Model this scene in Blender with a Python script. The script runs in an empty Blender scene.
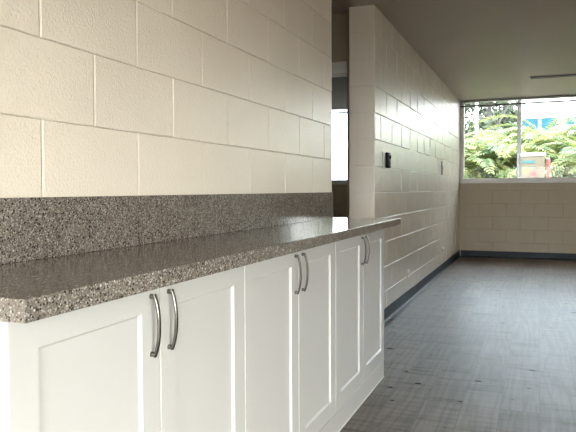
import bpy, bmesh, math, random
from mathutils import Vector, Matrix, Quaternion

SC = bpy.context.scene
COL = SC.collection
rnd = random.Random(7)
PI = math.pi

# ------------------------------------------------------------------ materials
def new_mat(name):
    m = bpy.data.materials.new(name)
    m.use_nodes = True
    nt = m.node_tree
    nt.nodes.clear()
    out = nt.nodes.new('ShaderNodeOutputMaterial')
    b = nt.nodes.new('ShaderNodeBsdfPrincipled')
    nt.links.new(b.outputs['BSDF'], out.inputs['Surface'])
    return m, nt, b, out

def node(nt, typ, **kw):
    n = nt.nodes.new(typ)
    for k, v in kw.items():
        if k.startswith('i_'):
            n.inputs[k[2:].replace('_', ' ')].default_value = v
        else:
            setattr(n, k, v)
    return n

def coords(nt, scale=(1, 1, 1), loc=(0, 0, 0), rot=(0, 0, 0)):
    tc = node(nt, 'ShaderNodeTexCoord')
    mp = node(nt, 'ShaderNodeMapping')
    mp.inputs['Scale'].default_value = scale
    mp.inputs['Location'].default_value = loc
    mp.inputs['Rotation'].default_value = rot
    nt.links.new(tc.outputs['Object'], mp.inputs['Vector'])
    return mp.outputs['Vector']

def noise(nt, vec, scale, detail=2.0, rough=0.5, dist=0.0):
    n = node(nt, 'ShaderNodeTexNoise')
    n.inputs['Scale'].default_value = scale
    n.inputs['Detail'].default_value = detail
    n.inputs['Roughness'].default_value = rough
    n.inputs['Distortion'].default_value = dist
    nt.links.new(vec, n.inputs['Vector'])
    return n

def ramp(nt, fac, stops, interp='LINEAR'):
    r = node(nt, 'ShaderNodeValToRGB')
    r.color_ramp.interpolation = interp
    el = r.color_ramp.elements
    while len(el) > 1:
        el.remove(el[-1])
    el[0].position = stops[0][0]
    el[0].color = stops[0][1]
    for p, c in stops[1:]:
        e = el.new(p)
        e.color = c
    nt.links.new(fac, r.inputs['Fac'])
    return r.outputs['Color']

def mixc(nt, fac, a, b, mode='MIX'):
    m = node(nt, 'ShaderNodeMix', data_type='RGBA', blend_type=mode)
    if hasattr(fac, 'links'):
        nt.links.new(fac, m.inputs[0])
    else:
        m.inputs[0].default_value = fac
    for s, i in ((a, 6), (b, 7)):
        if hasattr(s, 'links'):
            nt.links.new(s, m.inputs[i])
        else:
            m.inputs[i].default_value = s
    return m.outputs[2]

def math_n(nt, op, a, b=None):
    m = node(nt, 'ShaderNodeMath', operation=op)
    for k, s in enumerate((a, b)):
        if s is None:
            continue
        if hasattr(s, 'links'):
            nt.links.new(s, m.inputs[k])
        else:
            m.inputs[k].default_value = s
    return m.outputs[0]

def bump(nt, b, height, strength, dist):
    n = node(nt, 'ShaderNodeBump')
    n.inputs['Strength'].default_value = strength
    n.inputs['Distance'].default_value = dist
    nt.links.new(height, n.inputs['Height'])
    nt.links.new(n.outputs['Normal'], b.inputs['Normal'])
    return n

def c4(r, g, b):
    return (r, g, b, 1)

def simple(name, col, rough=0.5, metal=0.0, spec=0.5, var=0.04, nscale=6.0, bstr=0.0, bscale=60.0, bdist=0.002):
    m, nt, b, out = new_mat(name)
    v = coords(nt)
    n = noise(nt, v, nscale, 3)
    lo = tuple(max(0, c * (1 - var)) for c in col)
    hi = tuple(min(1, c * (1 + var)) for c in col)
    nt.links.new(ramp(nt, n.outputs['Fac'], [(0.3, c4(*lo)), (0.7, c4(*hi))]), b.inputs['Base Color'])
    b.inputs['Roughness'].default_value = rough
    b.inputs['Metallic'].default_value = metal
    b.inputs['Specular IOR Level'].default_value = spec
    if bstr > 0:
        n2 = noise(nt, v, bscale, 3)
        bump(nt, b, n2.outputs['Fac'], bstr, bdist)
    return m

def mat_block(name, col, rough=0.33):
    m, nt, b, out = new_mat(name)
    v = coords(nt)
    n = noise(nt, v, 2.5, 3)
    nt.links.new(ramp(nt, n.outputs['Fac'], [(0.3, c4(*[c * 0.97 for c in col])), (0.7, c4(*[min(1, c * 1.02) for c in col]))]), b.inputs['Base Color'])
    b.inputs['Specular IOR Level'].default_value = 0.5
    n1 = noise(nt, v, 34, 3, 0.6)
    n2 = noise(nt, v, 130, 2, 0.6)
    h = math_n(nt, 'ADD', math_n(nt, 'MULTIPLY', n1.outputs['Fac'], 0.45), math_n(nt, 'MULTIPLY', n2.outputs['Fac'], 1.4))
    # pits of the block surface
    vo = node(nt, 'ShaderNodeTexVoronoi')
    vo.inputs['Scale'].default_value = 75
    nt.links.new(v, vo.inputs['Vector'])
    pit = ramp(nt, vo.outputs['Distance'], [(0.0, c4(0, 0, 0)), (0.22, c4(1, 1, 1))])
    h = math_n(nt, 'ADD', h, math_n(nt, 'MULTIPLY', pit, 0.22))
    bump(nt, b, h, BLOCK_BUMP, 0.0035)
    b.inputs['Roughness'].default_value = rough
    return m

BLOCK_BUMP = 0.5
M = {}
M['block'] = mat_block('cream_block_paint', (0.83, 0.745, 0.635), 0.13)
M['tan'] = mat_block('tan_block_paint', (0.40, 0.32, 0.222), 0.4)  # block paint darkened to tan, standing for the back wall's shade
M['tanplain'] = simple('tan_plaster', (0.40, 0.335, 0.235), 0.6, nscale=1.5, bstr=0.1)  # plaster darkened the same way for the dim passage wall
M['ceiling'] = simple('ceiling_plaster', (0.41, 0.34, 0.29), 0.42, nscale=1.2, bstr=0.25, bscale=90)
M['plaster'] = simple('plain_wall_paint', (0.70, 0.62, 0.50), 0.6, nscale=1.5, bstr=0.1)
M['trimwood'] = simple('door_trim_paint', (0.78, 0.74, 0.66), 0.45)
M['base'] = simple('vinyl_base_navy', (0.008, 0.016, 0.024), 0.48, spec=0.25, nscale=3, var=0.15)
M['cab'] = simple('white_cabinet_paint', (0.535, 0.525, 0.51), 0.34, var=0.01)
M['cabin'] = simple('cabinet_carcass', (0.55, 0.54, 0.51), 0.5, var=0.02)
M['frame'] = simple('window_frame_paint', (0.72, 0.70, 0.66), 0.4, var=0.02)
M['alu'] = simple('window_aluminium', (0.62, 0.63, 0.64), 0.35, metal=0.6, var=0.03)
M['dark'] = simple('dark_blind_metal', (0.03, 0.032, 0.035), 0.45)
M['black'] = simple('black_plastic', (0.010, 0.010, 0.011), 0.6, spec=0.2)
M['white'] = simple('white_plastic', (0.80, 0.80, 0.78), 0.35, var=0.01)
M['beige'] = simple('beige_plastic', (0.62, 0.58, 0.50), 0.35, var=0.02)
M['grey'] = simple('grey_plastic', (0.30, 0.30, 0.30), 0.4, var=0.03)

def mat_metal():
    m, nt, b, out = new_mat('brushed_nickel')
    v = coords(nt, scale=(1, 1, 40))
    n = noise(nt, v, 60, 2)
    nt.links.new(ramp(nt, n.outputs['Fac'], [(0.3, c4(0.15, 0.14, 0.13)), (0.7, c4(0.25, 0.238, 0.222))]), b.inputs['Base Color'])
    b.inputs['Metallic'].default_value = 1
    b.inputs['Roughness'].default_value = 0.24
    return m
M['nickel'] = mat_metal()

def mat_quartz():
    m, nt, b, out = new_mat('speckled_quartz')
    v = coords(nt)
    nz = noise(nt, v, 26, 3, 0.6)
    col = ramp(nt, nz.outputs['Fac'], [(0.25, c4(0.135, 0.117, 0.101)), (0.55, c4(0.18, 0.158, 0.139)), (0.8, c4(0.225, 0.202, 0.18))])
    fine = noise(nt, v, 330, 2, 0.7)
    col = mixc(nt, 0.75, col, ramp(nt, fine.outputs['Fac'], [(0.32, c4(0.42, 0.40, 0.38)), (0.5, c4(0.95, 0.93, 0.9)), (0.68, c4(1.55, 1.5, 1.45))]), 'MULTIPLY')
    def chips(scale, thr, rad, colr, seed, base):
        mp = node(nt, 'ShaderNodeMapping')
        mp.inputs['Location'].default_value = (seed, seed * 0.37, seed * 1.7)
        nt.links.new(v, mp.inputs['Vector'])
        wob = noise(nt, mp.outputs['Vector'], scale * 1.6, 2)
        mx = node(nt, 'ShaderNodeMix', data_type='VECTOR')
        mx.inputs[0].default_value = 0.0035
        nt.links.new(mp.outputs['Vector'], mx.inputs[4])
        nt.links.new(wob.outputs['Color'], mx.inputs[5])
        vo = node(nt, 'ShaderNodeTexVoronoi')
        vo.inputs['Scale'].default_value = scale
        nt.links.new(mx.outputs[1], vo.inputs['Vector'])
        sep = node(nt, 'ShaderNodeSeparateColor')
        nt.links.new(vo.outputs['Color'], sep.inputs[0])
        pick = math_n(nt, 'LESS_THAN', sep.outputs[0], thr)
        size = math_n(nt, 'MULTIPLY', sep.outputs[1], rad)
        inside = math_n(nt, 'LESS_THAN', vo.outputs['Distance'], math_n(nt, 'ADD', size, 0.16))
        return mixc(nt, math_n(nt, 'MULTIPLY', pick, inside), base, colr)
    col = chips(230, 0.26, 0.40, c4(0.36, 0.33, 0.30), 3.1, col)
    col = chips(250, 0.30, 0.42, c4(0.020, 0.018, 0.017), 11.3, col)
    col = chips(165, 0.14, 0.36, c4(0.018, 0.017, 0.016), 17.9, col)
    col = chips(240, 0.18, 0.40, c4(0.38, 0.355, 0.325), 23.7, col)
    col = chips(170, 0.06, 0.34, c4(0.54, 0.51, 0.48), 31.1, col)
    nt.links.new(col, b.inputs['Base Color'])
    b.inputs['Roughness'].default_value = 0.10
    b.inputs['Specular IOR Level'].default_value = 0.38
    return m
M['quartz'] = mat_quartz()

def mat_floor():
    m, nt, b, out = new_mat('grey_oak_vinyl_plank')
    tc = node(nt, 'ShaderNodeTexCoord')
    mp = node(nt, 'ShaderNodeMapping')
    mp.inputs['Rotation'].default_value = (0, 0, PI / 2)
    mp.inputs['Location'].default_value = (0.31, 0.085, 0)
    nt.links.new(tc.outputs['Object'], mp.inputs['Vector'])
    br = node(nt, 'ShaderNodeTexBrick')
    br.offset = 0.37
    br.inputs['Scale'].default_value = 1
    br.inputs['Brick Width'].default_value = 1.22
    br.inputs['Row Height'].default_value = 0.18
    br.inputs['Mortar Size'].default_value = 0.0014
    br.inputs['Mortar Smooth'].default_value = 0.2
    br.inputs['Bias'].default_value = 0.0
    br.inputs['Color1'].default_value = c4(0, 0, 0)
    br.inputs['Color2'].default_value = c4(1, 1, 1)
    br.inputs['Mortar'].default_value = c4(0.5, 0.5, 0.5)
    nt.links.new(mp.outputs['Vector'], br.inputs['Vector'])
    plank = br.outputs['Color']
    # a different stretch of wood on every plank
    wn = node(nt, 'ShaderNodeVectorMath', operation='MULTIPLY_ADD')
    nt.links.new(plank, wn.inputs[0])
    wn.inputs[1].default_value = (7.3, 3.1, 5.7)
    nt.links.new(tc.outputs['Object'], wn.inputs[2])
    gm = node(nt, 'ShaderNodeMapping')
    gm.inputs['Scale'].default_value = (5, 0.5, 1)
    nt.links.new(wn.outputs[0], gm.inputs['Vector'])
    wv = node(nt, 'ShaderNodeTexWave', wave_type='BANDS', bands_direction='X')
    wv.inputs['Scale'].default_value = 1.1
    wv.inputs['Distortion'].default_value = 22
    wv.inputs['Detail'].default_value = 4
    wv.inputs['Detail Scale'].default_value = 1.1
    nt.links.new(gm.outputs['Vector'], wv.inputs['Vector'])
    fm = node(nt, 'ShaderNodeMapping')
    fm.inputs['Scale'].default_value = (80, 3.2, 1)
    nt.links.new(wn.outputs[0], fm.inputs['Vector'])
    fine = noise(nt, fm.outputs['Vector'], 1.0, 4, 0.65)
    # saw marks across the board
    sm = node(nt, 'ShaderNodeMapping')
    sm.inputs['Scale'].default_value = (2.0, 24, 1)
    nt.links.new(wn.outputs[0], sm.inputs['Vector'])
    saw = noise(nt, sm.outputs['Vector'], 1.0, 4, 0.6)
    big = noise(nt, wn.outputs[0], 1.7, 3, 0.55)
    base = mixc(nt, plank, c4(0.125, 0.104, 0.088), c4(0.195, 0.170, 0.149))
    base = mixc(nt, 0.55, base, ramp(nt, big.outputs['Fac'], [(0.3, c4(0.62, 0.62, 0.62)), (0.7, c4(1.3, 1.28, 1.25))]), 'MULTIPLY')
    base = mixc(nt, 0.42, base, ramp(nt, wv.outputs['Fac'], [(0.1, c4(0.55, 0.54, 0.53)), (0.6, c4(1.15, 1.15, 1.15))]), 'MULTIPLY')
    base = mixc(nt, 0.38, base, ramp(nt, fine.outputs['Fac'], [(0.3, c4(0.55, 0.53, 0.52)), (0.65, c4(1.25, 1.25, 1.25))]), 'MULTIPLY')
    smask = noise(nt, wn.outputs[0], 2.6, 2)
    base = mixc(nt, ramp(nt, smask.outputs['Fac'], [(0.42, c4(0.08, 0.08, 0.08)), (0.62, c4(0.6, 0.6, 0.6))]), base, ramp(nt, saw.outputs['Fac'], [(0.34, c4(0.55, 0.54, 0.54)), (0.62, c4(1.18, 1.18, 1.18))]), 'MULTIPLY')
    # dark knots
    km = node(nt, 'ShaderNodeMapping')
    km.inputs['Scale'].default_value = (2.8, 4.6, 1)
    nt.links.new(wn.outputs[0], km.inputs['Vector'])
    kv = node(nt, 'ShaderNodeTexVoronoi', voronoi_dimensions='2D')
    kv.inputs['Scale'].default_value = 1.0
    nt.links.new(km.outputs['Vector'], kv.inputs['Vector'])
    ks = node(nt, 'ShaderNodeSeparateColor')
    nt.links.new(kv.outputs['Color'], ks.inputs[0])
    rad = math_n(nt, 'MULTIPLY', math_n(nt, 'POWER', ks.outputs[0], 2.5), 0.11)
    knot = math_n(nt, 'LESS_THAN', math_n(nt, 'ADD', kv.outputs['Distance'], math_n(nt, 'MULTIPLY', saw.outputs['Fac'], 0.055)), math_n(nt, 'ADD', math_n(nt, 'MULTIPLY', rad, 0.5), 0.034))
    halo = ramp(nt, kv.outputs['Distance'], [(0.05, c4(1, 1, 1)), (0.2, c4(0, 0, 0))])
    base = mixc(nt, math_n(nt, 'MULTIPLY', halo, math_n(nt, 'MULTIPLY', ks.outputs[0], 0.5)), base, c4(0.08, 0.068, 0.058))
    base = mixc(nt, math_n(nt, 'MULTIPLY', knot, 0.7), base, c4(0.018, 0.015, 0.013))
    dull = math_n(nt, 'MULTIPLY', ramp(nt, saw.outputs['Fac'], [(0.3, c4(0.25, 0.25, 0.25)), (0.5, c4(1, 1, 1))]), math_n(nt, 'SUBTRACT', 1.0, knot))
    nt.links.new(math_n(nt, 'MULTIPLY', dull, 0.5), b.inputs['Specular IOR Level'])
    base = mixc(nt, math_n(nt, 'MULTIPLY', br.outputs['Fac'], 0.75), base, c4(0.06, 0.052, 0.045))
    nt.links.new(base, b.inputs['Base Color'])
    b.inputs['Roughness'].default_value = 0.40
    b.inputs['Specular IOR Level'].default_value = 0.3
    h = math_n(nt, 'ADD', math_n(nt, 'MULTIPLY', fine.outputs['Fac'], 0.5), math_n(nt, 'MULTIPLY', saw.outputs['Fac'], 0.6))
    h = math_n(nt, 'SUBTRACT', h, math_n(nt, 'MULTIPLY', br.outputs['Fac'], 0.8))
    bump(nt, b, h, 0.2, 0.001)
    return m
M['floor'] = mat_floor()

def mat_glass():
    m = bpy.data.materials.new('window_glass')
    m.use_nodes = True
    nt = m.node_tree
    nt.nodes.clear()
    out = node(nt, 'ShaderNodeOutputMaterial')
    tr = node(nt, 'ShaderNodeBsdfTransparent')
    tr.inputs['Color'].default_value = c4(0.95, 0.975, 0.97)
    gl = node(nt, 'ShaderNodeBsdfGlossy')
    gl.inputs['Roughness'].default_value = 0.02
    fr = node(nt, 'ShaderNodeFresnel')
    fr.inputs['IOR'].default_value = 1.18
    mx = node(nt, 'ShaderNodeMixShader')
    nt.links.new(fr.outputs[0], mx.inputs[0])
    nt.links.new(tr.outputs[0], mx.inputs[1])
    nt.links.new(gl.outputs[0], mx.inputs[2])
    nt.links.new(mx.outputs[0], out.inputs['Surface'])
    return m
M['glass'] = mat_glass()

def mat_leaf(name, a, b_, trans=0.35):
    m, nt, b, out = new_mat(name)
    v = coords(nt)
    n = noise(nt, v, 2.2, 3)
    col = ramp(nt, n.outputs['Fac'], [(0.32, c4(*a)), (0.68, c4(*b_))])
    nt.links.new(col, b.inputs['Base Color'])
    b.inputs['Roughness'].default_value = 0.5
    t = node(nt, 'ShaderNodeBsdfTranslucent')
    nt.links.new(col, t.inputs['Color'])
    mx = node(nt, 'ShaderNodeMixShader')
    mx.inputs[0].default_value = trans
    nt.links.new(b.outputs[0], mx.inputs[1])
    nt.links.new(t.outputs[0], mx.inputs[2])
    nt.links.new(mx.outputs[0], out.inputs['Surface'])
    return m
M['palm'] = mat_leaf('palm_leaf', (0.05, 0.10, 0.045), (0.22, 0.235, 0.06))
M['treeleaf'] = mat_leaf('tree_leaf', (0.02, 0.035, 0.02), (0.05, 0.07, 0.035), 0.25)
M['palmstem'] = simple('palm_stem', (0.32, 0.30, 0.12), 0.55, var=0.25, nscale=9)
M['bark'] = simple('grey_bark', (0.045, 0.042, 0.04), 0.85, var=0.3, nscale=5, bstr=0.4, bscale=20, bdist=0.02)
M['ground'] = simple('paved_ground', (0.10, 0.088, 0.074), 0.9, var=0.25, nscale=3)
M['render'] = simple('white_render', (0.82, 0.82, 0.80), 0.7, var=0.03)
M['blueglass'] = simple('teal_window_glass', (0.012, 0.055, 0.075), 0.6, spec=0.1, var=0.25, nscale=0.5)
M['sign'] = simple('cream_board', (0.13, 0.115, 0.085), 0.5, var=0.04)
M['teal'] = simple('teal_ink', (0.04, 0.14, 0.16), 0.5)
M['red'] = simple('red_paint', (0.25, 0.05, 0.055), 0.5)
M['yellow'] = simple('yellow_ink', (0.26, 0.19, 0.07), 0.5)

# ------------------------------------------------------------------ mesh helpers
def box_bm(bm, a, b, bev=0.0, seg=2):
    x0, y0, z0 = a
    x1, y1, z1 = b
    r = bmesh.ops.create_cube(bm, size=1)
    vs = r['verts']
    for v in vs:
        v.co = Vector(((x0 + x1) / 2 + v.co.x * (x1 - x0), (y0 + y1) / 2 + v.co.y * (y1 - y0), (z0 + z1) / 2 + v.co.z * (z1 - z0)))
    if bev > 0:
        es = list({e for v in vs for e in v.link_edges})
        bmesh.ops.bevel(bm, geom=es, offset=bev, segments=seg, profile=0.5, affect='EDGES')

def cyl_bm(bm, p0, p1, r0, r1=None, n=12, caps=True):
    p0 = Vector(p0)
    p1 = Vector(p1)
    r1 = r0 if r1 is None else r1
    d = p1 - p0
    q = d.to_track_quat('Z', 'Y').to_matrix().to_4x4()
    bmesh.ops.create_cone(bm, cap_ends=caps, segments=n, radius1=r0, radius2=r1, depth=d.length,
                          matrix=Matrix.Translation((p0 + p1) / 2) @ q)

def tube_bm(bm, pts, radii, n=8):
    rings = []
    for i, p in enumerate(pts):
        p = Vector(p)
        a = Vector(pts[max(0, i - 1)])
        b = Vector(pts[min(len(pts) - 1, i + 1)])
        t = (b - a).normalized()
        q = t.to_track_quat('Z', 'Y')
        r = radii[i] if hasattr(radii, '__len__') else radii
        rings.append([bm.verts.new(p + q @ Vector((r * math.cos(2 * PI * k / n), r * math.sin(2 * PI * k / n), 0))) for k in range(n)])
    for i in range(len(rings) - 1):
        for k in range(n):
            bm.faces.new((rings[i][k], rings[i][(k + 1) % n], rings[i + 1][(k + 1) % n], rings[i + 1][k]))
    bm.faces.new(rings[0][::-1])
    bm.faces.new(rings[-1])

def obj(name, bm, mat, parent=None, smooth=False, normals=True, auto=None):
    if normals:
        bmesh.ops.recalc_face_normals(bm, faces=bm.faces)
    me = bpy.data.meshes.new(name)
    bm.to_mesh(me)
    bm.free()
    me.materials.append(mat)
    if smooth:
        for p in me.polygons:
            p.use_smooth = True
    if auto is not None:
        me.set_sharp_from_angle(angle=math.radians(auto))
    o = bpy.data.objects.new(name, me)
    COL.objects.link(o)
    if parent is not None:
        o.parent = parent
    return o

def box(name, a, b, mat, parent=None, bev=0.0, seg=2):
    bm = bmesh.new()
    box_bm(bm, a, b, bev, seg)
    return obj(name, bm, mat, parent)

def struct(o):
    o['kind'] = 'structure'
    return o

def empty(name, loc=(0, 0, 0), rz=0.0):
    o = bpy.data.objects.new(name, None)
    o.empty_display_size = 0.1
    o.location = loc
    o.rotation_euler = (0, 0, rz)
    COL.objects.link(o)
    return o

def tag(o, label, cat, group=None):
    o['label'] = label
    o['category'] = cat
    if group:
        o['group'] = group
    return o

# ------------------------------------------------------------------ measures of the place
C = 0.2032            # block course
ZB = 1.2581           # a course line
J0 = 1.4359           # a vertical joint in the course above ZB
CEIL = 2.477
Y_END = 3.6178        # end of the near part of the left wall
Y_COL = 4.677         # end face of the far part
Y_BACK = 10.286
SILL = 1.185
REC = 0.003          # depth of the joints

def blocks(bm, rects, place, hv=0.0058, hh=0.0034, tilt=0.0004):
    """one slightly pillowed block face for every rectangle; place(u, z, depth) -> point"""
    rb = random.Random(len(rects))
    prof = [(0.12, -1.0), (0.42, -0.62), (0.72, -0.18), (1.0, 0.0)]
    for u0, u1, z0, z1 in rects:
        tu, tz = rb.gauss(0, tilt), rb.gauss(0, tilt)      # no two blocks are laid quite flush
        tw = [-tu - tz, tu - tz, tu + tz, -tu + tz]
        rings = [[bm.verts.new(place(u, z, -REC)) for u, z in ((u0, z0), (u1, z0), (u1, z1), (u0, z1))]]
        for s, d in prof:
            a, b = hv * s, hh * s
            rings.append([bm.verts.new(place(u, z, REC * d + (1 + d) * t)) for (u, z), t in zip(((u0 + a, z0 + b), (u1 - a, z0 + b), (u1 - a, z1 - b), (u0 + a, z1 - b)), tw)])
        for i in range(len(rings) - 1):
            for k in range(4):
                bm.faces.new((rings[i][k], rings[i][(k + 1) % 4], rings[i + 1][(k + 1) % 4], rings[i + 1][k]))
        bm.faces.new(rings[-1])

def course_rects(u0, u1, z0, z1, phase):
    out = []
    k = math.floor((z0 - ZB) / C)
    while ZB + k * C < z1 - 0.004:
        a = max(z0, ZB + k * C)
        b = min(z1, ZB + (k + 1) * C)
        if b - a > 0.012:
            ph = phase + (0.2032 if k % 2 else 0)
            j = ph + math.floor((u0 - ph) / 0.4064) * 0.4064
            while j < u1 - 0.004:
                c, d = max(u0, j), min(u1, j + 0.4064)
                if d - c > 0.02:
                    out.append((c, d, a, b))
                j += 0.4064
        k += 1
    return out

# ------------------------------------------------------------------ room shell
X_L, X_R, Y_R = -3.6, 3.1, -1.7          # outer limits of the rooms
struct(box('floor', (X_L - .2, Y_R - .2, -0.12), (X_R + .2, Y_BACK + .2, 0), M['floor']))
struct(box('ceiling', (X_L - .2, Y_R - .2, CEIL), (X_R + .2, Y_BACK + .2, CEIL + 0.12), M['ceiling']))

bm = bmesh.new()
box_bm(bm, (-0.2, Y_R, 0), (-REC, Y_END, CEIL))
blocks(bm, course_rects(Y_R, Y_END, 0, CEIL, J0), lambda u, z, d: Vector((d, u, z)))
struct(obj('wall_left', bm, M['block'], normals=True))

bm = bmesh.new()
box_bm(bm, (-0.2, Y_COL + REC, 0), (-REC, Y_BACK, CEIL))
blocks(bm, course_rects(Y_COL, Y_BACK, 0, CEIL, J0), lambda u, z, d: Vector((d, u, z)), 0.0075, 0.0048, 0.0009)
ends = []
k = -7
while ZB + k * C < CEIL - .01:
    ends.append((-0.2, -0.0005, max(0, ZB + k * C), min(CEIL, ZB + (k + 1) * C)))
    k += 1
blocks(bm, ends, lambda u, z, d: Vector((u, Y_COL - d, z)))
struct(obj('wall_partition', bm, M['block']))

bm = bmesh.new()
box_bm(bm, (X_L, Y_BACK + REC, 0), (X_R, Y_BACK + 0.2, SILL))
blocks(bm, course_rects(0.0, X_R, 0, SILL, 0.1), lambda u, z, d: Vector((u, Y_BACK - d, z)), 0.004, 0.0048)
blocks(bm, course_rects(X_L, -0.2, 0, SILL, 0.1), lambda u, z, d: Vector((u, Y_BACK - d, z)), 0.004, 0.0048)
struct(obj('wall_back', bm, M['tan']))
# piers of the back wall between and beside the windows
W1 = (0.0, 3.05)
W2 = (-2.7, -0.9)
bm = bmesh.new()
box_bm(bm, (W1[1], Y_BACK, SILL), (X_R, Y_BACK + .2, CEIL))
box_bm(bm, (W2[1], Y_BACK, SILL), (W1[0], Y_BACK + .2, CEIL))
box_bm(bm, (X_L, Y_BACK, SILL), (W2[0], Y_BACK + .2, CEIL))
struct(obj('wall_back_pier', bm, M['plaster']))

# right wall: unseen glazed strip near the camera, added to let in light
SO = (-1.3, 0.5, 0.05, 1.85)               # added side glass doors, unseen, beside and behind the camera
bm = bmesh.new()
box_bm(bm, (X_R, SO[1], 0), (X_R + .2, Y_BACK + .2, CEIL))
box_bm(bm, (X_R, Y_R - .2, 0), (X_R + .2, SO[0], CEIL))
box_bm(bm, (X_R, SO[0], SO[3]), (X_R + .2, SO[1], CEIL))
box_bm(bm, (X_R, SO[0], 0), (X_R + .2, SO[1], SO[2]))
struct(obj('wall_right', bm, M['plaster']))
struct(box('wall_far_left', (X_L - .2, Y_R, 0), (X_L, Y_BACK + .2, CEIL), M['plaster']))

# rear wall behind the camera; its wide glass doors are added for light
RO = (0.12, 2.95, 0.05, 1.85)
bm = bmesh.new()
box_bm(bm, (X_L, Y_R - .2, 0), (RO[0], Y_R, CEIL))
box_bm(bm, (RO[1], Y_R - .2, 0), (X_R, Y_R, CEIL))
box_bm(bm, (RO[0], Y_R - .2, RO[3]), (RO[1], Y_R, CEIL))
box_bm(bm, (RO[0], Y_R - .2, 0), (RO[1], Y_R, RO[2]))
struct(obj('wall_rear', bm, M['plaster']))

def window(name, x0, x1, z0, z1, y, mull, fw=0.05, depth=0.07, mat=None, left_w=None):
    e = struct(empty(name, ((x0 + x1) / 2, y, z0)))
    off = Vector(e.location)
    mat = mat or M['frame']
    def part(nm, boxes, m, bev=0.004):
        bm = bmesh.new()
        for a, b in boxes:
            box_bm(bm, Vector(a) - off, Vector(b) - off, bev, 1)
        return obj(nm, bm, m, e)
    lw = left_w or fw
    part('window_frame', [((x0, y, z0), (x0 + lw, y + depth, z1)), ((x1 - fw, y, z0), (x1, y + depth, z1)),
                          ((x0 + lw, y, z0), (x1 - fw, y + depth, z0 + 0.06)), ((x0 + lw, y, z1 - 0.03), (x1 - fw, y + depth, z1))], mat)
    for mx in mull:
        part('mullion', [((mx, y + 0.004, z0 + 0.06), (mx + 0.034, y + depth - 0.004, z1 - 0.03)),
                         ((mx + 0.036, y + 0.018, z0 + 0.06), (mx + 0.06, y + depth - 0.004, z1 - 0.03))], M['alu'])
    xs = [x0 + lw] + [v for mx in mull for v in (mx, mx + 0.06)] + [x1 - fw]
    for i in range(0, len(xs), 2):
        part('pane', [((xs[i], y + depth * 0.55, z0 + 0.06), (xs[i + 1], y + depth * 0.55 + 0.005, z1 - 0.03))], M['glass'], 0)
    return e

window('window_1', W1[0] + 0.002, W1[1], SILL, CEIL, Y_BACK + 0.02, [0.858, 2.1], left_w=0.062)
window('window_2', W2[0], W2[1], SILL, CEIL, Y_BACK + 0.02, [-1.6])
window('window_3', RO[0], RO[1], RO[2], RO[3], Y_R - 0.1, [1.05, 1.98])  # unseen glazing, added for daylight from behind
e = window('window_4', -0.9, 0.9, SO[2], SO[3], 0, [-0.03])  # unseen glazing, added for daylight from the side
e.location = (X_R + 0.1, (SO[0] + SO[1]) / 2, SO[2])
e.rotation_euler = (0, 0, -PI / 2)
struct(box('trim_1', (0.004, Y_BACK - 0.016, SILL - 0.018), (X_R, Y_BACK + 0.02, SILL + 0.004), M['frame'], bev=0.003))
struct(box('trim_2', (X_L, Y_BACK - 0.016, SILL - 0.018), (-0.204, Y_BACK + 0.02, SILL + 0.004), M['frame'], bev=0.003))

# doorway wall across the passage
YD = 4.83
bm = bmesh.new()
box_bm(bm, (X_L, YD, 2.097), (-0.2, YD + 0.12, CEIL))
box_bm(bm, (X_L, YD, 0), (-1.25, YD + 0.12, 2.097))
box_bm(bm, (-0.262, YD, 0), (-0.2, YD + 0.12, 2.097))
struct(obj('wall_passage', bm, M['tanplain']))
bm = bmesh.new()
box_bm(bm, (-1.25, YD - 0.012, 2.002), (-0.262, YD + 0.13, 2.097), 0.004)
box_bm(bm, (-1.25, YD - 0.006, 0), (-1.212, YD + 0.126, 2.002), 0.004)
struct(obj('trim_3', bm, M['trimwood']))

M['soffit'] = simple('dull_grey_soffit', (0.20, 0.205, 0.21), 0.85, spec=0.1, nscale=1.5)  # for a dull sheet added below the far ceiling to darken it
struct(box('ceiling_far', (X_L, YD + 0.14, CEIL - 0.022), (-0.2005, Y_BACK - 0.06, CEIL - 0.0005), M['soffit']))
M['trimwood'].node_tree.nodes['Principled BSDF'].inputs['Roughness'].default_value = 0.5

# vinyl cove base
def cove(name, pts_dir):
    """profile (distance out of the wall, height) swept along the wall"""
    (p0, p1, out) = pts_dir
    prof = [(0.0, 0.0), (0.022, 0.0), (0.022, 0.0022), (0.016, 0.0038), (0.010, 0.0085), (0.0065, 0.016), (0.005, 0.026), (0.0048, 0.094), (0.0038, 0.1), (0.0, 0.101)]
    bm = bmesh.new()
    rows = []
    for p in (p0, p1):
        rows.append([bm.verts.new(Vector((p[0] + out[0] * d, p[1] + out[1] * d, h))) for d, h in prof])
    n = len(prof)
    for i in range(n):
        bm.faces.new((rows[0][i], rows[0][(i + 1) % n], rows[1][(i + 1) % n], rows[1][i]))
    bm.faces.new(rows[0])
    bm.faces.new(rows[1])
    return struct(obj(name, bm, M['base'], smooth=True, auto=35))
cove('baseboard_left', ((0.0005, Y_COL), (0.0005, Y_BACK - 0.0005), (1, 0)))
cove('baseboard_back', ((0.023, Y_BACK - 0.0005), (X_R - .001, Y_BACK - 0.0005), (0, -1)))
cove('baseboard_partition', ((-0.2, Y_COL - 0.0005), (0.0005, Y_COL - 0.0005), (0, -1)))

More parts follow.
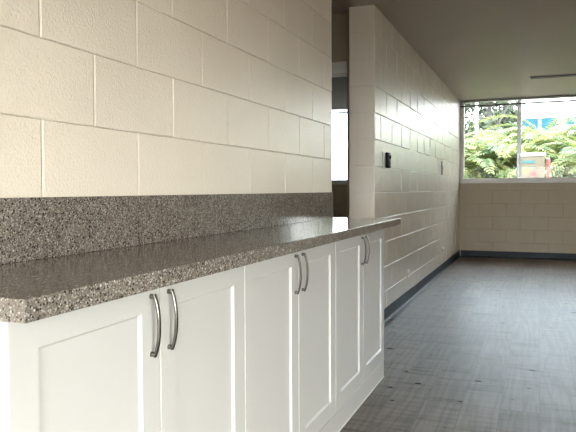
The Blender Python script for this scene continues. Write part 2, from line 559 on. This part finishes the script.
# ------------------------------------------------------------------ base cabinets
FX = 0.345
def door_bm(w, h, fr=0.069, bevel=0.0062, rec=0.0075, ft=0.058, th=0.020):
    """framed door seen from +x: y 0..w, z 0..h, front at x = 0"""
    bm = bmesh.new()
    e = 0.0022
    def ring(x, m):
        return [bm.verts.new((x, y, z)) for y, z in ((m, m), (w - m, m), (w - m, h - (m if m < 0.05 else m - fr + ft)), (m, h - (m if m < 0.05 else m - fr + ft)))]
    rs = [ring(-th, 0), ring(-e, 0), ring(-e * 0.3, e * 0.3), ring(0, e), ring(0, fr), ring(-rec * 0.25, fr + bevel * 0.12), ring(-rec * 0.8, fr + bevel * 0.75), ring(-rec, fr + bevel)]
    for i in range(len(rs) - 1):
        for k in range(4):
            bm.faces.new((rs[i][k], rs[i][(k + 1) % 4], rs[i + 1][(k + 1) % 4], rs[i + 1][k]))
    bm.faces.new(rs[-1])
    bm.faces.new(rs[0][::-1])
    return bm

def handle_bm(L=0.132):
    """arched bar pull, posts at z = +-L/2, standing out along +x"""
    bm = bmesh.new()
    for s in (-1, 1):
        cyl_bm(bm, (0.0, 0, s * L / 2), (0.011, 0, s * L / 2), 0.0064, 0.0052, 14)
    n = 22
    rings = []
    for i in range(n + 1):
        t = -1 + 2 * i / n
        z = t * (L / 2 + 0.005)
        x = 0.0095 + 0.0125 * (1 - abs(t) ** 2.3)
        dx = -0.0125 * 2.3 * abs(t) ** 1.3 * (1 if t > 0 else -1) / (L / 2 + 0.005)
        nrm = Vector((1, 0, -dx)).normalized()
        w, th = 0.0050, 0.0030
        p = Vector((x, 0, z))
        sec = [(-1, .5), (-.7, 1), (.7, 1), (1, .5), (1, -.5), (.7, -1), (-.7, -1), (-1, -.5)]
        rings.append([bm.verts.new(p + Vector((0, a * w, 0)) + nrm * (b * th)) for a, b in sec])
    m = len(rings[0])
    for i in range(n):
        for k in range(m):
            bm.faces.new((rings[i][k], rings[i][(k + 1) % m], rings[i + 1][(k + 1) % m], rings[i + 1][k]))
    bm.faces.new(rings[0])
    bm.faces.new(rings[-1])
    return bm

def make_cabinet(y0, ymid, y1, label, near_panel, far_panel):
    root = empty('base_cabinet', (0, y0, 0))
    tag(root, label, 'cabinet', 'white base cabinets under the quartz counter')
    w = y1 - y0
    bm = bmesh.new()
    box_bm(bm, (0.004, 0.0005, 0.0), (FX - 0.0215, w - 0.0005, 0.868))
    obj('body', bm, M['cab'], root)
    b = box('toe_board', (FX - 0.021, 0.0005, 0.0), (FX - 0.0015, w - 0.0005, 0.0985), M['cab'], root, bev=0.0012, seg=1)
    bm = bmesh.new()
    tube_bm(bm, [(FX - 0.0012, 0.001, 0.0034), (FX - 0.0012, w - 0.001, 0.0034)], 0.0033, 8)
    obj('sealant_bead', bm, M['white'], root, smooth=True, auto=50)
    ym = ymid - y0
    for a, c, hy in ((0.0015, ym - 0.0015, ymid - y0 - 0.036), (ym + 0.0015, w - 0.0015, ymid - y0 + 0.036)):
        d = obj('door', door_bm(c - a, 0.760), M['cab'], root)
        d.location = (FX, a, 0.1015)
        hd = obj('handle', handle_bm(), M['nickel'], d, smooth=True, auto=35)
        hd.location = (-0.0002, hy - a, 0.7725 - 0.1015)
        hd['label'] = 'brushed nickel arched pull'
    return root

make_cabinet(0.777, 1.2265, 1.679, 'white two-door base cabinet nearest the viewer, at the counter\'s open near end', True, False)
make_cabinet(1.679, 2.133, 2.587, 'white two-door base cabinet in the middle of the row of three', False, False)
make_cabinet(2.587, 3.050, 3.512, 'white two-door base cabinet farthest along the row, beside the passage opening', False, True)

# ------------------------------------------------------------------ countertop
ct = box('countertop', (0.0036, 0.742, 0.8722), (0.42, Y_END - 0.004, 0.91), M['quartz'], bev=0.0014)
tag(ct, 'long grey speckled quartz countertop running over the white cabinets', 'countertop')
box('backsplash', (0.0036, 0.742, 0.9102), (0.0226, Y_END - 0.05, 1.062), M['quartz'], ct, bev=0.0015)

# ------------------------------------------------------------------ wall fittings
def wall_control():
    r = empty('wall_switch', (0, 4.98, 1.31))
    tag(r, 'white wall plate with protruding black control near the end of the block wall', 'switch')
    box('plate', (0.0005, -0.05, -0.062), (0.0075, 0.14, 0.07), M['white'], r, bev=0.002)
    bm = bmesh.new()
    box_bm(bm, (0.0075, 0.03, -0.058), (0.034, 0.125, 0.068), 0.006)
    obj('control_box', bm, M['black'], r, smooth=True, auto=40)
    bm = bmesh.new()
    cyl_bm(bm, (0.034, 0.075, 0.03), (0.046, 0.075, 0.03), 0.014, 0.010, 16)
    obj('knob', bm, M['black'], r, smooth=True, auto=40)
wall_control()

r = empty('wall_plate', (0, 8.30, 1.35))
tag(r, 'slim grey wall plate on the bright block wall near the back window', 'wall plate')
box('plate', (0.0005, -0.035, -0.09), (0.012, 0.035, 0.09), M['grey'], r, bev=0.003)
box('rocker', (0.012, -0.014, -0.032), (0.018, 0.014, 0.032), M['white'], r, bev=0.002)

def outlet(y, z, label):
    r = empty('power_outlet', (0, y, z))
    tag(r, label, 'outlet', 'outlets low on the block wall')
    box('cover_plate', (0.0005, -0.062, -0.036), (0.007, 0.062, 0.036), M['beige'], r, bev=0.002)
    for s in (-1, 1):
        f = box('socket', (0.007, s * 0.027 - 0.017, -0.015), (0.010, s * 0.027 + 0.017, 0.015), M['beige'], r, bev=0.003)
        bm = bmesh.new()
        for q in (-0.006, 0.006):
            box_bm(bm, (0.010, s * 0.027 - 0.004, q - 0.001), (0.0104, s * 0.027 + 0.004, q + 0.001))
        obj('slot', bm, M['black'], f)
outlet(6.02, 0.262, 'beige power outlet low on the block wall, the one nearer the cabinets')
outlet(8.40, 0.272, 'beige power outlet low on the block wall, the one nearer the back window')

r = empty('ceiling_track', (2.0, 8.48, CEIL))
tag(r, 'long thin dark strip fixed across the ceiling before the back window', 'ceiling track')
box('rail', (-0.94, -0.045, -0.016), (1.4, 0.045, -0.0005), M['grey'], r, bev=0.003)
box('slot', (-0.92, -0.018, -0.0175), (1.38, 0.018, -0.0162), M['black'], r)

def blind(x0, x1, label):
    r = empty('window_blind', ((x0 + x1) / 2, Y_BACK - 0.01, CEIL))
    tag(r, label, 'blind')
    h = (x1 - x0) / 2
    box('headrail', (-h, -0.028, -0.028), (h, 0.022, -0.001), M['grey'], r, bev=0.002)
    box('bottom_rail', (-h, -0.016, -0.102), (h, 0.014, -0.085), M['dark'], r, bev=0.003)
    bm = bmesh.new()
    for t in range(3):
        box_bm(bm, (-h, -0.014, -0.0835 + t * 0.003), (h, 0.012, -0.0825 + t * 0.003))
    obj('slats', bm, M['white'], r)
    for t in (-0.8, 0.0, 0.8):
        bm = bmesh.new()
        cyl_bm(bm, (t * h, 0, -0.1), (t * h, 0, -0.02), 0.0015, None, 6)
        obj('cord', bm, M['white'], r)
blind(0.01, 3.03, 'dark blind drawn up at the head of the large back window')
blind(-2.68, -0.92, 'dark blind drawn up over the window seen through the passage')

# ------------------------------------------------------------------ outdoors
GZ = -0.12
g = box('ground', (-60, -30, GZ - 0.2), (60, 90, GZ - 0.005), M['ground'])
struct(g)

def frond(bm, base, direction, length, lift, droop, nl=20, leaf=0.34, width=0.022, rr=None):
    """arching feather leaf: rachis tube plus two rows of folded leaflets"""
    pts = []
    d = Vector((direction[0], direction[1], 0)).normalized()
    n = 9
    for i in range(n + 1):
        t = i / n
        pts.append(Vector(base) + d * (length * (0.25 * t + 0.65 * t ** 1.5)) + Vector((0, 0, length * (lift * t - droop * t ** 2.4))))
    tube_bm(bm, pts, [0.009 * (1 - 0.8 * i / n) for i in range(n + 1)], 5)
    side = Vector((-d.y, d.x, 0))
    for i in range(nl):
        t = 0.22 + 0.78 * i / (nl - 1)
        f = t * n
        k = min(int(f), n - 1)
        p = pts[k].lerp(pts[k + 1], f - k)
        tang = (pts[k + 1] - pts[k]).normalized()
        L = leaf * math.sin(PI * (0.18 + 0.74 * t)) * (0.85 + 0.3 * rr.random())
        for s in (-1, 1):
            v = (tang * 0.75 + side * s * 0.85 + Vector((0, 0, 0.38 - 0.15 * rr.random()))).normalized()
            w = tang.cross(v).cross(v).normalized() if tang.cross(v).length > 1e-4 else side
            a = p
            m1 = p + v * L * 0.45 + w * width
            m2 = p + v * L * 0.45 - w * width
            tip = p + v * L + Vector((0, 0, -0.32 * L))
            q = [bm.verts.new(x) for x in (a, m1, tip, m2)]
            bm.faces.new(q)

def palm_mesh(seed, height, nstem, nfr, spread):
    rr = random.Random(seed)
    fol = bmesh.new()
    stems = []
    for s in range(nstem):
        a = rr.uniform(0, 2 * PI)
        r0 = rr.uniform(0.05, 0.22)
        top = height * rr.uniform(0.42, 0.66)
        b = Vector((r0 * math.cos(a), r0 * math.sin(a), 0))
        t = b + Vector((math.cos(a), math.sin(a), 0)) * spread * rr.uniform(0.3, 1.0) + Vector((0, 0, top))
        sb = bmesh.new()
        mid = b.lerp(t, 0.5) - Vector((math.cos(a), math.sin(a), 0)) * 0.08
        tube_bm(sb, [b, mid, t], [0.03, 0.025, 0.018], 8)
        stems.append(sb)
        for f in range(nfr):
            fa = a + 2 * PI * f / nfr + rr.uniform(-0.4, 0.4)
            ln = height * rr.uniform(0.42, 0.62)
            frond(fol, t - Vector((0, 0, rr.uniform(0, 0.25))), (math.cos(fa), math.sin(fa)), ln,
                  rr.uniform(0.7, 1.05), rr.uniform(0.55, 1.0), rr=rr)
    return fol, stems

def make_palm(seed, height, nstem, nfr, spread):
    root = empty('garden_palm')
    fol, stems = palm_mesh(seed, height, nstem, nfr, spread)
    obj('fronds', fol, M['palm'], root, normals=False)
    for sb in stems:
        obj('stem', sb, M['palmstem'], root, smooth=True)
    return root

def copy_tree(o, parent=None):
    c = o.copy()
    COL.objects.link(c)
    c.parent = parent
    for ch in list(o.children):
        copy_tree(ch, c)
    return c

pa = make_palm(3, 2.75, 7, 10, 0.5)
pb = make_palm(8, 2.55, 8, 9, 0.6)
spots = [(-0.55, 14.3, 0.95, pa, 'feathery palm at the left edge of the back window'),
         (0.05, 15.2, 1.12, pb, 'tall feathery palm left of the middle of the left window pane'),
         (0.40, 14.4, 1.0, pa, 'bright yellow-green palm in front, in the left window pane'),
         (0.85, 15.4, 1.16, pb, 'tall bright palm just left of the window mullion'),
         (1.15, 16.6, 1.25, pa, 'palm behind the white signboard, right of the window mullion'),
         (1.95, 16.6, 1.25, pb, 'palm behind the red post in the right window pane'),
         (2.35, 13.5, 0.95, pa, 'dark-shadowed palm right of the red post, close to the window'),
         (2.65, 15.0, 1.10, pb, 'tall palm at the right edge of the view through the window')]
seen = set()
for x, y, s, src, lab in spots:
    o = src if id(src) not in seen else copy_tree(src)
    seen.add(id(src))
    o.location = (x, y, GZ)
    o.rotation_euler = (0, 0, rnd.uniform(0, 6.28))
    o.scale = (s, s, s)
    tag(o, lab, 'palm', 'palms outside the back window')

def make_tree(seed, h, r, tr, dens, lean):
    rr = random.Random(seed)
    root = empty('shade_tree')
    bm = bmesh.new()
    pts = [Vector((0, 0, 0)), Vector((lean * 0.3, 0.05, h * 0.3)), Vector((lean * 0.7, 0, h * 0.55)), Vector((lean, 0.1, h * 0.8))]
    tube_bm(bm, pts, [tr, tr * 0.85, tr * 0.65, tr * 0.35], 10)
    for k in range(5):
        a = rr.uniform(0, 2 * PI)
        b0 = pts[2].lerp(pts[3], rr.uniform(-0.6, 0.6))
        e = b0 + Vector((math.cos(a) * r * 0.75, math.sin(a) * r * 0.75, rr.uniform(0.1, 0.5) * h * 0.5))
        tube_bm(bm, [b0, b0.lerp(e, 0.5) + Vector((0, 0, -0.1)), e], [tr * 0.4, tr * 0.28, tr * 0.12], 6)
    obj('trunk', bm, M['bark'], root, smooth=True)
    bm = bmesh.new()
    cl = [(Vector((lean + rr.uniform(-r, r) * 0.8, rr.uniform(-r, r) * 0.8, h * rr.uniform(0.55, 1.0))), rr.uniform(0.35, 0.6) * r) for _ in range(11)]
    for c, cr in cl:
        for q in range(dens):
            v = Vector((rr.gauss(0, 1), rr.gauss(0, 1), rr.gauss(0, 1))).normalized() * cr * rr.uniform(0.6, 1.05)
            p = c + v
            ax = Vector((rr.gauss(0, 1), rr.gauss(0, 1), rr.gauss(0, 0.6))).normalized()
            w = ax.orthogonal().normalized()
            L = rr.uniform(0.16, 0.30)
            bm.faces.new([bm.verts.new(x) for x in (p, p + ax * L * .5 + w * L * .22, p + ax * L, p + ax * L * .5 - w * L * .22)])
    obj('foliage', bm, M['treeleaf'], root, normals=False)
    return root
for i, (x, y, h, r, tr, lean, lab) in enumerate([
        (-1.9, 26.0, 5.4, 1.4, 0.18, 0.1, 'dark leafy tree behind the palms at the window\'s left edge'),
        (-0.62, 25.0, 5.6, 1.1, 0.20, 0.05, 'grey-trunked tree behind the palms, right of the white post'),
        (0.05, 28.5, 6.2, 1.3, 0.32, -0.2, 'largest dark tree behind the palms, left of the window mullion')]):
    t = make_tree(40 + i, h, r, tr, 150, lean)
    t.location = (x, y, GZ)
    tag(t, lab, 'tree', 'trees behind the palms')

bm = bmesh.new()
cyl_bm(bm, (0, 0, 0), (0, 0, 5.2), 0.045, 0.04, 14)
p = obj('lamp_post', bm, M['render'], smooth=True, auto=40)
p.location = (-0.59, 20.0, GZ)
tag(p, 'plain white post standing among the trees outside the window', 'post')

# building far beyond the palms
r = empty('office_building', (6.0, 46, GZ))
tag(r, 'white building with a band of blue windows beyond the palms', 'building')
box('wall', (-9.5, 0, 0), (16, 8, 8.6), M['render'], r)
box('roof', (-9.8, -0.4, 8.6), (16.3, 8.4, 8.95), M['render'], r)
for k in range(14):
    x = -5.9 + k * 1.2 + (0.35 if k > 1 else 0)
    f = box('window', (x, -0.06, 5.05), (x + 1.12, 0.05, 6.05), M['render'], r)
    box('window_pane', (x + 0.04, -0.09, 5.1), (x + 1.08, -0.062, 6.0), M['blueglass'], f)

# noticeboard and red post
r = empty('notice_board', (1.12, 12.0, GZ))
tag(r, 'cream notice board with a teal strip and red and yellow marks', 'sign')
box('board', (-0.25, -0.02, 1.1), (0.15, 0.02, 1.78), M['sign'], r, bev=0.004)
box('top_rail', (-0.27, -0.035, 1.78), (0.17, 0.035, 1.84), M['render'], r, bev=0.006)
for s in (-0.20, 0.10):
    box('post', (s - 0.025, 0.021, 0), (s + 0.025, 0.07, 1.76), M['render'], r)
box('header_strip', (-0.22, -0.025, 1.655), (-0.01, -0.0202, 1.70), M['teal'], r)
def blob(name, cx, cz, rx, rz, mat):
    bm = bmesh.new()
    vs = [bm.verts.new((cx + rx * math.cos(a * PI / 10), -0.024, cz + rz * math.sin(a * PI / 10))) for a in range(20)]
    f = bm.faces.new(vs)
    e = bmesh.ops.extrude_face_region(bm, geom=[f])
    for v in e['geom']:
        if isinstance(v, bmesh.types.BMVert):
            v.co.y += 0.0038
    obj(name, bm, mat, r)
blob('red_mark', -0.04, 1.46, 0.055, 0.04, M['red'])
blob('yellow_mark', -0.15, 1.52, 0.045, 0.06, M['yellow'])
bm = bmesh.new()
cyl_bm(bm, (0, 0, 0), (0, 0, 1.72), 0.032, 0.032, 14)
cyl_bm(bm, (0, 0, 1.72), (0, 0, 1.75), 0.036, 0.02, 14)
p = obj('bollard_post', bm, M['red'], smooth=True, auto=40)
p.location = (1.335, 12.15, GZ)
tag(p, 'red post standing right of the cream notice board', 'post')

# ------------------------------------------------------------------ light
w = bpy.data.worlds.new('sky')
SC.world = w
w.use_nodes = True
bg = w.node_tree.nodes['Background']
wnt = w.node_tree
wtc = wnt.nodes.new('ShaderNodeTexCoord')
wsx = wnt.nodes.new('ShaderNodeSeparateXYZ')
wnt.links.new(wtc.outputs['Generated'], wsx.inputs[0])
# hazy sky: cooler away from the sun, warmer on the sun's side (+x)
wcol = ramp(wnt, wsx.outputs['X'], [(0.15, c4(0.94, 0.965, 1.0)), (0.8, c4(1.0, 0.965, 0.89))])
wcool = node(wnt, 'ShaderNodeMapRange')
for k, v in enumerate((0.2, 0.9, 0.0, 1.0)):
    wcool.inputs[k + 1].default_value = v
wnt.links.new(wsx.outputs['Y'], wcool.inputs[0])
wcol = mixc(wnt, wcool.outputs[0], wcol, c4(0.84, 0.94, 1.05))
wnt.links.new(wcol, bg.inputs['Color'])
# brighter half of the sky behind the camera
wst = wnt.nodes.new('ShaderNodeMapRange')
for k, v in enumerate((-1.0, 0.6, 13.0, 6.0)):
    wst.inputs[k + 1].default_value = v
wnt.links.new(wsx.outputs['Y'], wst.inputs[0])
wnt.links.new(wst.outputs[0], bg.inputs['Strength'])
bg.inputs['Strength'].default_value = 7.0

def portal(name, loc, sx, sy, rot):
    l = bpy.data.lights.new(name, 'AREA')
    l.shape = 'RECTANGLE'
    l.size = sx
    l.size_y = sy
    l.cycles.is_portal = True
    o = bpy.data.objects.new(name, l)
    o.location = loc
    o.rotation_euler = rot
    COL.objects.link(o)
portal('daylight_rear', ((RO[0] + RO[1]) / 2, Y_R - 0.21, (RO[2] + RO[3]) / 2), RO[1] - RO[0], RO[3] - RO[2], (PI / 2, 0, PI))
portal('daylight_side', (X_R + 0.21, (SO[0] + SO[1]) / 2, (SO[2] + SO[3]) / 2), SO[1] - SO[0], SO[3] - SO[2], (PI / 2, 0, PI / 2))
portal('daylight_back', ((W1[0] + W1[1]) / 2, Y_BACK + 0.21, (SILL + CEIL) / 2), W1[1] - W1[0], CEIL - SILL, (PI / 2, 0, 0))
portal('daylight_passage', ((W2[0] + W2[1]) / 2, Y_BACK + 0.21, (SILL + CEIL) / 2), W2[1] - W2[0], CEIL - SILL, (PI / 2, 0, 0))

sun = bpy.data.lights.new('sun', 'SUN')
sun.energy = 2.0
sun.angle = 0.01
sun.color = (1.0, 0.96, 0.88)
so = bpy.data.objects.new('sun', sun)
so.rotation_euler = Vector((-0.75, 0.35, -1.0)).to_track_quat('-Z', 'Y').to_euler()
COL.objects.link(so)

# ------------------------------------------------------------------ camera
f, yaw, pit, rol, sy, d, ze = 624.7582, 0.3797, 0.0320, -0.0043, -6.2422, 1.1553, 1.078
cy, sn = math.cos(yaw), math.sin(yaw)
F = Vector((-sn * math.cos(pit), cy * math.cos(pit), -math.sin(pit)))
R = Vector((cy, sn, 0))
U = R.cross(F)
R2 = R * math.cos(rol) + U * math.sin(rol)
U2 = -R * math.sin(rol) + U * math.cos(rol)
cam = bpy.data.cameras.new('camera')
cam.sensor_fit = 'HORIZONTAL'
cam.sensor_width = 36
cam.lens = f / 576 * 36
cam.shift_y = sy / 576
cam.clip_start = 0.05
cam.clip_end = 300
co = bpy.data.objects.new('camera', cam)
mw = Matrix((( R2.x, U2.x, -F.x, d), (R2.y, U2.y, -F.y, 0), (R2.z, U2.z, -F.z, ze), (0, 0, 0, 1)))
co.matrix_world = mw
COL.objects.link(co)
SC.camera = co

SC.view_settings.view_transform = 'Standard'
SC.view_settings.look = 'None'
SC.view_settings.exposure = 0.94
SC.view_settings.gamma = 1.0
SC.view_settings.use_curve_mapping = False
SC.cycles.max_bounces = 12
SC.cycles.diffuse_bounces = 8
SC.cycles.glossy_bounces = 6
SC.cycles.transparent_max_bounces = 16
SC.cycles.use_denoising = True
